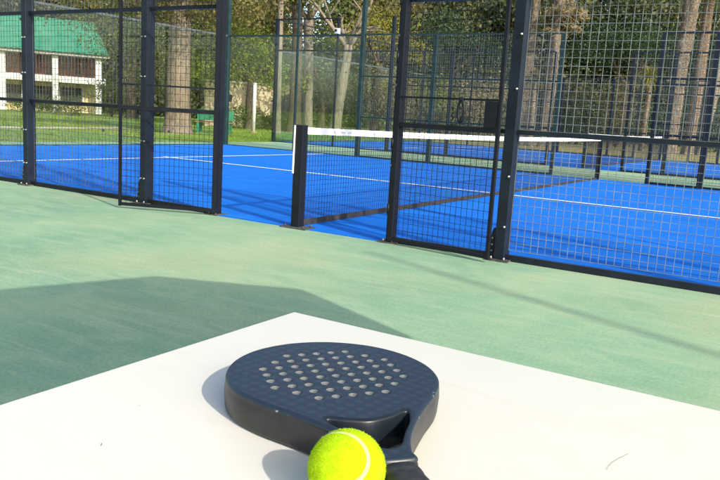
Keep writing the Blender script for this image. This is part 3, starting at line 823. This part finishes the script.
def limb(mb, p, dirn, length, r, depth, wig=.25):
    pts = [np.array(p, float)]; d = np.array(dirn, float); d /= np.linalg.norm(d); rad = [r]
    n = 5
    for i in range(n):
        d = d + rng.normal(size=3) * wig * .35; d /= np.linalg.norm(d)
        pts.append(pts[-1] + d * length / n); rad.append(r * (1 - .13 * (i + 1)))
    mb.tube(pts, rad, 7)
    if depth > 0:
        for k in range(3):
            j = rng.integers(2, n + 1); dd = d + rng.normal(size=3) * .8; dd[2] = abs(dd[2]) * .6 + .1
            limb(mb, pts[j], dd, length * .65, rad[j] * .7, depth - 1, wig)
def trunk(mb, p, top, r0, r1, n=14, flare=1.5, wig=.06, rough=.08, nseg=12):
    p = np.array(p, float); top = np.array(top, float); vs = []; fs = []
    ph = rng.uniform(0, 6.28, 6)
    for i in range(n + 1):
        u = i / n; r = (r0 + (r1 - r0) * u) * (1 + (flare - 1) * math.exp(-u * n * .8))
        c = p + (top - p) * u + np.array([math.sin(u * 5 + ph[0]), math.cos(u * 4 + ph[1]), 0]) * wig * u
        for k in range(nseg):
            an = 2 * math.pi * k / nseg
            rr = r * (1 + rough * math.sin(3 * an + ph[2] + u * 3) + rough * .8 * math.sin(5 * an + ph[3] - u * 6) + rng.normal() * rough * .35)
            vs.append(c + np.array([math.cos(an) * rr, math.sin(an) * rr, 0]))
    for i in range(n):
        for k in range(nseg): fs.append((i * nseg + k, i * nseg + (k + 1) % nseg, (i + 1) * nseg + (k + 1) % nseg, (i + 1) * nseg + k))
    fs.append(tuple(range(n * nseg, (n + 1) * nseg)))
    mb.add(vs, fs, True)
def gp_(px, depth): 
    q = at(px, 105, depth); return np.array([q[0], q[1], -.012])
def zat(px, py, depth): return at(px, py, depth)[2]
def tree(label, px, depth, r0, r1, trunk_top, bark, crowns, leaf, size=.16, limbs=4, lean=(0, 0), group=None, name='tree', flare=1.5, ltop=None):
    """crowns in real metres relative to the trunk base: (dx right, dz up, dy back, rx, rz, n)"""
    b = gp_(px, depth)
    root = thing(name, label, 'tree', b, 'trees beyond the courts')
    rt_ = np.array([M3[0, 0], M3[1, 0], 0]); rt_ /= np.linalg.norm(rt_); bk = np.array([-rt_[1], rt_[0], 0])
    top = b + rt_ * lean[0] + bk * lean[1] + np.array([0, 0, trunk_top])
    mb = MB(); trunk(mb, b, top, r0, r1, flare=flare)
    for k in range(limbs):
        a = 2 * math.pi * (k + rng.random() * .6) / max(limbs, 1)
        limb(mb, top - np.array([0, 0, r1]), (math.cos(a) * .7, math.sin(a) * .7, .9), trunk_top * .45 + 1.0, r1 * .6, 1)
    mb.build('trunk', MT[bark], root)
    cl = []
    for dx, dz, dy, rx, rz, n in crowns:
        c = b + rt_ * dx + bk * dy + np.array([0, 0, dz])
        cl.append((c, (rx, rx, rz), int(n), max(6, int(n / 45)), .28 * min(rx, rz) + .08))
    if cl:
        link('crown', leaf_mesh(cl, size), MT[leaf], root)
    return root
def bush(label, px, depth, rx, rz, n, leaf, size=.12, zc=None, name='bush', cat='bush', group=None, ry=None):
    b = gp_(px, depth); root = thing(name, label, cat, b, group)
    zc = rz * .8 if zc is None else zc
    link('foliage', leaf_mesh([(b + np.array([0, 0, zc]), (rx, ry or rx, rz), n, max(8, n // 50), .25 * min(rx, rz))], size), MT[leaf], root)
    mb = MB()
    for k in range(5):
        mb.tube([b, b + np.array([rng.normal() * rx * .25, rng.normal() * rx * .25, zc * .6]), b + np.array([rng.normal() * rx * .5, rng.normal() * rx * .5, zc * 1.2])], [.03, .022, .01], 5)
    mb.build('stems', MT['bark_dark'], root)
    return root

# big tree on the lawn behind the left gate
tree('big pale trunked tree on the lawn behind the open left gate', 178.5, 27.0, .43, .37, 5.2, 'bark_grey',
     [(-.3, 5.6, 0, 3.6, 1.5, 4200), (2.2, 4.7, -.8, 1.7, 1.1, 1500), (-3.4, 4.6, .2, 2.0, 1.1, 1700), (.3, 4.15, -1.1, 1.6, .5, 700)], 'leaf_olive', .15, 5, flare=1.35)
# pale leaning tree and neighbours in the middle
tree('slim pale straight trunk standing on the lawn right of the white post', 278.5, 33.5, .14, .11, 7.5, 'bark_pale',
     [(0, 7.6, 0, 3.0, 1.5, 2200), (-1.6, 5.6, .4, 1.0, .7, 350)], 'leaf_olive', .16, 4, lean=(-.1, 0), flare=1.2)
tree('dark leafy low tree hanging over the beige wall, left of the white post', 250, 37.5, .22, .16, 2.4, 'bark_dark',
     [(-.3, 3.3, 0, 2.6, 1.1, 2600), (1.5, 2.5, -.4, 1.3, .75, 1000), (-2.6, 2.7, 0, 1.5, .9, 1200), (-.9, 4.6, .5, 2.8, 1.3, 2000)], 'leaf_bright', .15, 4)
tree('tall olive green tree filling the gap above the bench', 222, 41, .26, .2, 3.8, 'bark_dark',
     [(0, 5.2, 0, 3.4, 2.0, 3600), (-1.5, 3.2, 0, 1.7, 1.2, 1200), (2.6, 6.4, .5, 2.6, 1.6, 2000)], 'leaf_olive', .17, 4)
tree('dark brown trunk directly left of the second court box corner', 294.5, 37, .30, .24, 6.2, 'bark_dark',
     [(.2, 7.0, 0, 3.0, 1.5, 2200), (1.4, 4.6, .6, 1.2, .8, 500)], 'leaf_mid', .17, 4)
tree('pale grey trunk seen through the tall corner glass, left one of two', 308, 40, .28, .24, 6.0, 'bark_pale',
     [(-1.2, 7.6, .5, 2.2, 1.0, 900)], 'leaf_olive', .17, 4, lean=(-.15, 0))
tree('pale forked trunk seen through the tall corner glass, right one of two', 335.5, 36, .27, .21, 4.3, 'bark_pale',
     [(2.6, 6.4, .5, 1.6, .9, 700)], 'leaf_olive', .17, 5, lean=(.45, 0))
tree('dark green round tree behind the corner glass of the second court', 322, 45, .25, .18, 2.2, 'bark_dark',
     [(0, 2.6, 0, 2.4, 1.7, 3600), (-1.5, 1.3, 0, 1.6, 1.2, 1300), (1.9, 1.3, 0, 1.6, 1.2, 1300)], 'leaf_dark', .15, 3)
tree('sunlit yellow green tree high behind the second court', 376, 47, .25, .2, 4.2, 'bark_dark',
     [(0, 6.3, 0, 2.5, 1.6, 2600), (-2.2, 5.4, 0, 1.3, 1.0, 800), (2.0, 5.2, 0, 1.5, .9, 900), (.4, 3.2, .4, 2.0, 1.2, 1300)], 'leaf_yellow', .17, 4)
tree('dark conifer like tree right of the sunlit yellow green tree', 446, 50, .3, .2, 4.0, 'bark_dark',
     [(0, 6.3, 0, 3.4, 1.6, 4200), (-1.5, 4.8, 0, 2.0, 1.2, 1500), (3.0, 5.4, 0, 2.2, 1.2, 1700)], 'leaf_dark', .17, 4)
tree('deep green dense tree at the top between the palm trunks', 625, 52, .3, .22, 4.2, 'bark_dark',
     [(0, 7.0, 0, 3.6, 1.7, 5200), (-3.2, 6.3, 0, 2.2, 1.3, 2000), (3.6, 6.5, .4, 2.6, 1.5, 2600)], 'leaf_dark', .17, 4)
tree('deep green tree at the right edge behind three palm trunks', 735, 50, .3, .22, 4.2, 'bark_dark',
     [(0, 6.0, 0, 3.2, 2.6, 5000), (-2.2, 3.4, 0, 2.0, 1.6, 1700)], 'leaf_dark', .17, 4)
tree('olive tree behind the green roof at the left edge', 40, 66, .35, .25, 5.0, 'bark_dark',
     [(0, 8.0, 0, 5.0, 2.3, 5200), (-4.2, 7.2, 0, 3.2, 2.0, 2400), (4.2, 7.0, 0, 3.4, 2.4, 2600)], 'leaf_olive', .24, 4)
tree('mid green tree right of the lodge, behind the big pale trunk', 132, 45, .3, .22, 3.4, 'bark_dark',
     [(0, 5.0, 0, 3.2, 1.9, 3600), (1.9, 2.6, -.4, 1.9, 1.3, 1500), (-1.6, 6.6, 0, 2.6, 1.4, 1800)], 'leaf_mid', .17, 4)

# palms
def palm(label, px, depth, r, top, lean, bark, skirt=0, fronds=16, frond_len=2.2, skirt_n=900, boots=.16):
    b = gp_(px, depth); root = thing('palm_tree', label, 'palm', b, 'palm trunks behind the second court')
    rt_ = np.array([M3[0, 0], M3[1, 0], 0]); rt_ /= np.linalg.norm(rt_)
    tp = b + rt_ * lean + np.array([0, 0, top])
    mb = MB(); trunk(mb, b, tp, r, r * .92, n=40, flare=1.3, wig=.05, rough=boots, nseg=14); mb.build('trunk', MT[bark], root)
    if skirt:
        link('dead_frond_skirt', leaf_mesh([(tp - np.array([0, 0, skirt * .55]) + rt_ * r * 1.2, (r * 3.0, r * 3.0, skirt * .5), skirt_n, 40, .12)], .34, .16), MT['leaf_dry'], root)
    fm = MB()
    for k in range(fronds):
        a = 2 * math.pi * k / fronds + rng.random() * .4; el = rng.uniform(.1, 1.1)
        d = np.array([math.cos(a) * math.cos(el), math.sin(a) * math.cos(el), math.sin(el)])
        q = tp.copy(); pts = [q.copy()]
        for i in range(6):
            q = q + d * frond_len / 6; d = d + np.array([0, 0, -.22]); d /= np.linalg.norm(d); pts.append(q.copy())
        fm.tube(pts, [.03, .025, .02, .016, .012, .008, .004], 4)
        for i in range(1, 7):
            tg = pts[i] - pts[i - 1]; s = np.cross(tg, [0, 0, 1]); s /= np.linalg.norm(s) + 1e-9
            for sg in (-1, 1):
                for u in (0, .33, .66):
                    o = pts[i - 1] + tg * u; L = frond_len * .26 * (1 - abs(i / 7 - .4))
                    tip = o + s * sg * L + tg * .5 + np.array([0, 0, -L * .35])
                    w = tg * .09
                    fm.add([o - w, o + w, tip], [(0, 1, 2)])
    fm.build('fronds', MT['leaf_mid'], root)
    return root
palm('straight rough palm trunk beside the thick post, left of the bushy one', 527, 38, .29, 8.0, -.12, 'bark_palm', 0)
palm('palm trunk with a bushy head of dead fronds, right of the thick post', 547.5, 37, .28, 7.3, .12, 'bark_palm', 2.0, 4, 1.3, 3600)
palm('shaggy leaning palm trunk, leftmost of the three at the right edge', 673, 36, .31, 8.0, .30, 'bark_palm', 0, boots=.22)
palm('smooth reddish palm trunk, middle of the three at the right edge', 693, 37.5, .27, 8.0, .22, 'bark_palm_red', 0, boots=.1)
palm('pale shaggy palm trunk, rightmost of the three at the right edge', 706, 39, .31, 8.0, .50, 'bark_pale', 0, boots=.2)
# frond bunch hanging low between the palms
def cycad(label, px, depth, z, n, ln_, leaf):
    b = gp_(px, depth); root = thing('fan_palm', label, 'palm', b); fm = MB()
    c = b + np.array([0, 0, z])
    for k in range(n):
        a = rng.uniform(0, 6.28); el = rng.uniform(-.5, 1.3)
        d = np.array([math.cos(a) * math.cos(el), math.sin(a) * math.cos(el), math.sin(el)])
        s = np.cross(d, [0, 0, 1]); s /= np.linalg.norm(s) + 1e-9
        m = c + d * ln_ * .6; tip = c + d * ln_ + np.array([0, 0, -.25 * ln_])
        fm.add([c + s * .02, m + s * .05, tip, m - s * .05, c - s * .02], [(0, 1, 3, 4), (1, 2, 3)])
    fm.build('fronds', MT[leaf], root)
    tm = MB(); trunk(tm, b, c, .14, .12, n=10, flare=1.2); tm.build('trunk', MT['bark_palm'], root)
cycad('small fan palm with spiky yellow green leaves between the palm trunks', 646, 40, 3.9, 90, 1.0, 'leaf_yellow')
cycad('small spiky palm low beside the bushy headed palm trunk', 533, 36.5, 3.3, 60, .8, 'leaf_olive')

# shrubs and undergrowth
bush('bright shrub low behind the mesh, right of the corner glass', 438, 42, 1.1, 1.5, 1500, 'leaf_bright', .13, 2.2)
bush('dry olive shrub behind the second court, right of the spiky low palm', 620, 44, 2.0, 1.9, 2200, 'leaf_olive', .15, 2.6)
bush('tall dry brown shrub behind the second court near the middle', 480, 46, 2.6, 2.2, 2600, 'leaf_dry', .16, 2.2)
bush('brown leafless shrub behind the net, left of the dry brown shrub', 400, 46, 2.2, 1.8, 1800, 'leaf_dry', .16, 1.9)
bush('dark shrub below the deep green tree between the palms', 590, 47, 2.0, 1.6, 2200, 'leaf_dark', .15, 1.2)
bush('dark shrub just left of the three palm trunks', 655, 47, 2.0, 1.6, 2200, 'leaf_dark', .15, 1.2)
bush('dark shrub at the right edge behind the three palm trunks', 720, 46, 2.2, 1.7, 2200, 'leaf_dark', .15, 1.3)
def hedge(label, pA, pB, h, w, n, leaf, size=.1):
    a = np.array(pA); b = np.array(pB); root = thing('hedge', label, 'hedge', (a + b) / 2)
    cl = []
    k = max(3, int(np.linalg.norm(b - a) / (w * .8)))
    for i in range(k):
        c = a + (b - a) * (i + .5) / k
        cl.append((c + np.array([0, 0, h * .5]), (w * .7, w * .7, h * .5), n // k, 14, .18 * h))
    link('foliage', leaf_mesh(cl, size), MT[leaf], root); 
hedge('low mixed hedge along the beige wall behind the white post', gp_(228, 37), gp_(298, 39.5), 1.15, 1.0, 3400, 'leaf_hedge', .11)
hedge('clipped low hedge at the foot of the lodge with the green roof', gp_(12, 47), gp_(66, 49), 1.0, 1.0, 2200, 'leaf_hedge', .12)
bush('rounded shrub on the lawn at the right end of the lodge', 72, 46.5, 1.0, .7, 1200, 'leaf_hedge', .11, .5)
bush('leafy shrub at the corner of the lodge below the white beam', 112, 48, 1.6, 1.2, 1500, 'leaf_mid', .14, 1.2)
# far wood that closes the view
def wood():
    cl = []
    for px in np.arange(-260, 1040, 24):
        for row, (dp, zc, rx, rz) in enumerate(((60, 2.2, 2.6, 2.4), (66, 6.0, 2.9, 2.3), (62, 9.4, 2.7, 1.9), (72, 3.5, 3.2, 3.2), (74, 8.5, 3.2, 2.8), (72, 13.5, 3.4, 2.6))):
            if row in (2, 4, 5) and (290 < px < 330 or 365 < px < 385): continue
            if row == 1 and 302 < px < 322: continue
            d = dp + rng.uniform(-3, 3); b = gp_(px + rng.uniform(-10, 10), d)
            cl.append((b + np.array([0, 0, zc + rng.uniform(-.5, .5)]), (rx, rx, rz), 1700, 26, .72))
    o = link('distant_wood', leaf_mesh(cl, .38, .65), MT['leaf_wood'])
    tag(o, 'dark green belt of woodland closing the view behind the courts', 'woodland', kind='stuff')
wood()

# ------------------------------------------------------------------ lodge with the green roof
A = gp_(-62, 50); B = gp_(104, 54.5)
dv = B - A; LL = np.linalg.norm(dv); dv /= LL; bk = np.array([-dv[1], dv[0], 0.0])
if bk @ (A - np.array([CAM[0], CAM[1], 0])) < 0: bk = -bk
ld = thing('lodge', 'white and cream lodge with a green sheet roof at the left edge', 'building', (A + B) / 2)
def W(u, v, z): return A + dv * u + bk * v + np.array([0, 0, z])
def slab(m, u0, u1, v0, v1, z0, z1):
    vs = [W(u, v, z) for z in (z0, z1) for v in (v0, v1) for u in (u0, u1)]
    m.add(vs, [(0, 2, 3, 1), (4, 5, 7, 6), (0, 1, 5, 4), (2, 6, 7, 3), (0, 4, 6, 2), (1, 3, 7, 5)])
D = .0535
hb = zat(60, 78, 53); he = zat(60, 55, 53); hr_ = zat(40, 20, 58)
m = MB(); slab(m, 0, LL, 1.6, 7.5, 0, hb - .25); m.build('lower_wall', MT['cream'], ld)
m = MB(); slab(m, 0, LL, 1.7, 7.4, hb - .25, he); m.build('upper_wall', MT['redwall'], ld)
m = MB(); slab(m, -.2, LL + .1, -.05, 1.65, hb - .28, hb + .16); m.build('veranda_beam', MT['whitewall'], ld)
for px in (3, 57, 103):
    u = max(.1, min(LL - .2, float((gp_(px, 52) - A) @ dv)))
    m = MB(); slab(m, u - .2, u + .2, -.08, .3, 0, he - .02); m.build('veranda_post', MT['whitewall'], ld)
for k in range(26):
    u = .4 + k * (LL - .8) / 25
    m = MB(); slab(m, u - .03, u + .03, .05, .1, hb + .16, he - .03)
    m.build('baluster', MT['black'], ld)
for k in range(4):
    u = 1.6 + k * (LL - 2.4) / 4
    m = MB(); slab(m, u, u + 1.5, 1.55, 1.598, .5, hb - .6); wn = m.build('window', MT['void'], ld)
    m = MB()
    slab(m, u - .08, u - .002, 1.53, 1.6, .42, hb - .52); slab(m, u + 1.502, u + 1.58, 1.53, 1.6, .42, hb - .52); m.build('window_frame', MT['whitewall'], wn)
m = MB(); slab(m, -.4, LL + .3, -.5, 1.5, he, he + .16); m.build('eave_board', MT['whitewall'], ld)
m = MB(); nseg = 60
vs = []
for i in range(nseg + 1):
    u = -.7 + (LL + 1.0) * i / nseg; zz = .03 * (i % 2)
    ur = min(u, LL - .2)
    vs += [W(u, -.75, he + .17 + zz), W(ur, 4.5, hr_ + zz), W(u, 9.6, he + .17 + zz)]
m.add(vs, [f for i in range(nseg) for f in ((3 * i, 3 * i + 3, 3 * i + 4, 3 * i + 1), (3 * i + 1, 3 * i + 4, 3 * i + 5, 3 * i + 2))])
n0 = len(m.v); m.add([W(LL + .3, -.75, he + .16), W(LL - .2, 4.5, hr_ - .01), W(LL + .3, 9.6, he + .16)], [(0, 1, 2)])
m.build('roof', MT['roof'], ld)

# ------------------------------------------------------------------ garden wall, post, bench, shed panel
wa, wb = gp_(205, 40), gp_(300, 42)
gw = thing('garden_wall', 'beige rendered wall beyond the lawn, behind the hedge', 'wall', (wa + wb) / 2)
dv = wb - wa; LL = np.linalg.norm(dv); dv /= LL; bk = np.array([-dv[1], dv[0], 0.]); A = wa
hw = zat(250, 84, 41)
m = MB(); slab(m, 0, LL, 0, .3, 0, hw); m.build('wall', MT['beige'], gw)
m = MB(); slab(m, -.06, LL + .06, -.06, .36, hw, hw + .1); m.build('coping', MT['whitewall'], gw)
u = float((gp_(226, 40.5) - A) @ dv); m = MB(); slab(m, u - .25, u + .3, -.03, -.004, zat(226, 101, 40), zat(226, 94, 40)); m.build('vent', MT['void'], gw)
sa = gp_(287, 38.8); sh_ = thing('shed_panel', 'dark blue grey shed side beside the brown trunk', 'shed', sa)
A = sa - dv * .5
m = MB()
vs = [W(0, 0, 0), W(1.5, 0, 0), W(1.5, 0, 2.1), W(0, 0, 1.5), W(0, .9, 0), W(1.5, .9, 0), W(1.5, .9, 2.1), W(0, .9, 1.5)]
m.add(vs, [(0, 1, 2, 3), (7, 6, 5, 4), (0, 4, 5, 1), (1, 5, 6, 2), (2, 6, 7, 3), (3, 7, 4, 0)]); m.build('shed_wall', MT['steel'], sh_)
m = MB(); vs = [W(-.1, -.1, 1.48), W(1.6, -.1, 2.17), W(1.6, 1.0, 2.17), W(-.1, 1.0, 1.48), W(-.1, -.1, 1.53), W(1.6, -.1, 2.22), W(1.6, 1.0, 2.22), W(-.1, 1.0, 1.53)]
m.add(vs, [(3, 2, 1, 0), (4, 5, 6, 7), (0, 1, 5, 4), (1, 2, 6, 5), (2, 3, 7, 6), (3, 0, 4, 7)]); m.build('shed_roof', MT['steel_green'], sh_)
wp = gp_(254.3, 32.5); hp = zat(254, 84, 32.5)
wo = thing('white_post', 'slim white post standing on the lawn in front of the beige wall', 'post', wp)
MB().tube([wp + np.array([0, 0, .08]), (wp[0], wp[1], hp)], .075, 12).build('shaft', MT['whitewall'], wo)
MB().tube([(wp[0], wp[1], hp + .0005), (wp[0], wp[1], hp + .03), (wp[0], wp[1], hp + .05)], [.09, .09, .03], 12).build('cap', MT['whitewall'], wo)
MB().tube([wp, wp + np.array([0, 0, .0795])], [.2, .16], 12).build('footing', MT['bench_w'], wo)
# bench: green back, brown seat
A = gp_(196, 29.5); B = gp_(233, 29.5); dv = B - A; LL = np.linalg.norm(dv); dv /= LL; bk = np.array([-dv[1], dv[0], 0.])
bn = thing('park_bench', 'green backed bench with a brown seat on the lawn', 'bench', (A + B) / 2)
m = MB(); slab(m, 0, LL, -.22, .22, .42, .47); m.build('seat', MT['bench_w'], bn)
m = MB(); slab(m, 0, LL, .26, .31, .50, .92); m.build('backrest', MT['bench_g'], bn)
for u in (.08, LL - .18):
    m = MB(); slab(m, u, u + .1, -.2, .25, 0, .418); m.build('leg', MT['bench_g'], bn)
    m = MB(); slab(m, u, u + .1, .312, .36, 0, .9); m.build('back_support', MT['bench_g'], bn)

# ------------------------------------------------------------------ light
wd = bpy.data.worlds.new('World'); S.world = wd; wd.use_nodes = True
nt = wd.node_tree; bgn = nt.nodes['Background']
sky = nt.nodes.new('ShaderNodeTexSky'); sky.sky_type = 'NISHITA'; sky.sun_disc = False
sky.sun_elevation = SUN_E; sky.sun_rotation = math.atan2(SD[0], SD[1]); sky.air_density = 1.0; sky.dust_density = 3.0
nt.links.new(sky.outputs[0], bgn.inputs[0]); bgn.inputs[1].default_value = .15
sl = bpy.data.lights.new('sun', 'SUN'); sl.energy = 2.7; sl.angle = R(.53); sl.color = (1, .93, .82)
so = bpy.data.objects.new('sun', sl); COL.objects.link(so)
so.rotation_euler = Vector((-SD[0], -SD[1], -SD[2])).to_track_quat('-Z', 'Y').to_euler()
so.location = (20, -10, 20)
S.view_settings.view_transform = 'Standard'; S.view_settings.look = 'None'
S.view_settings.exposure = .98; S.view_settings.gamma = 1
S.view_settings.use_curve_mapping = False
S.render.engine = 'CYCLES'
for o in S.objects:
    if 'wl' in o: del o['wl']
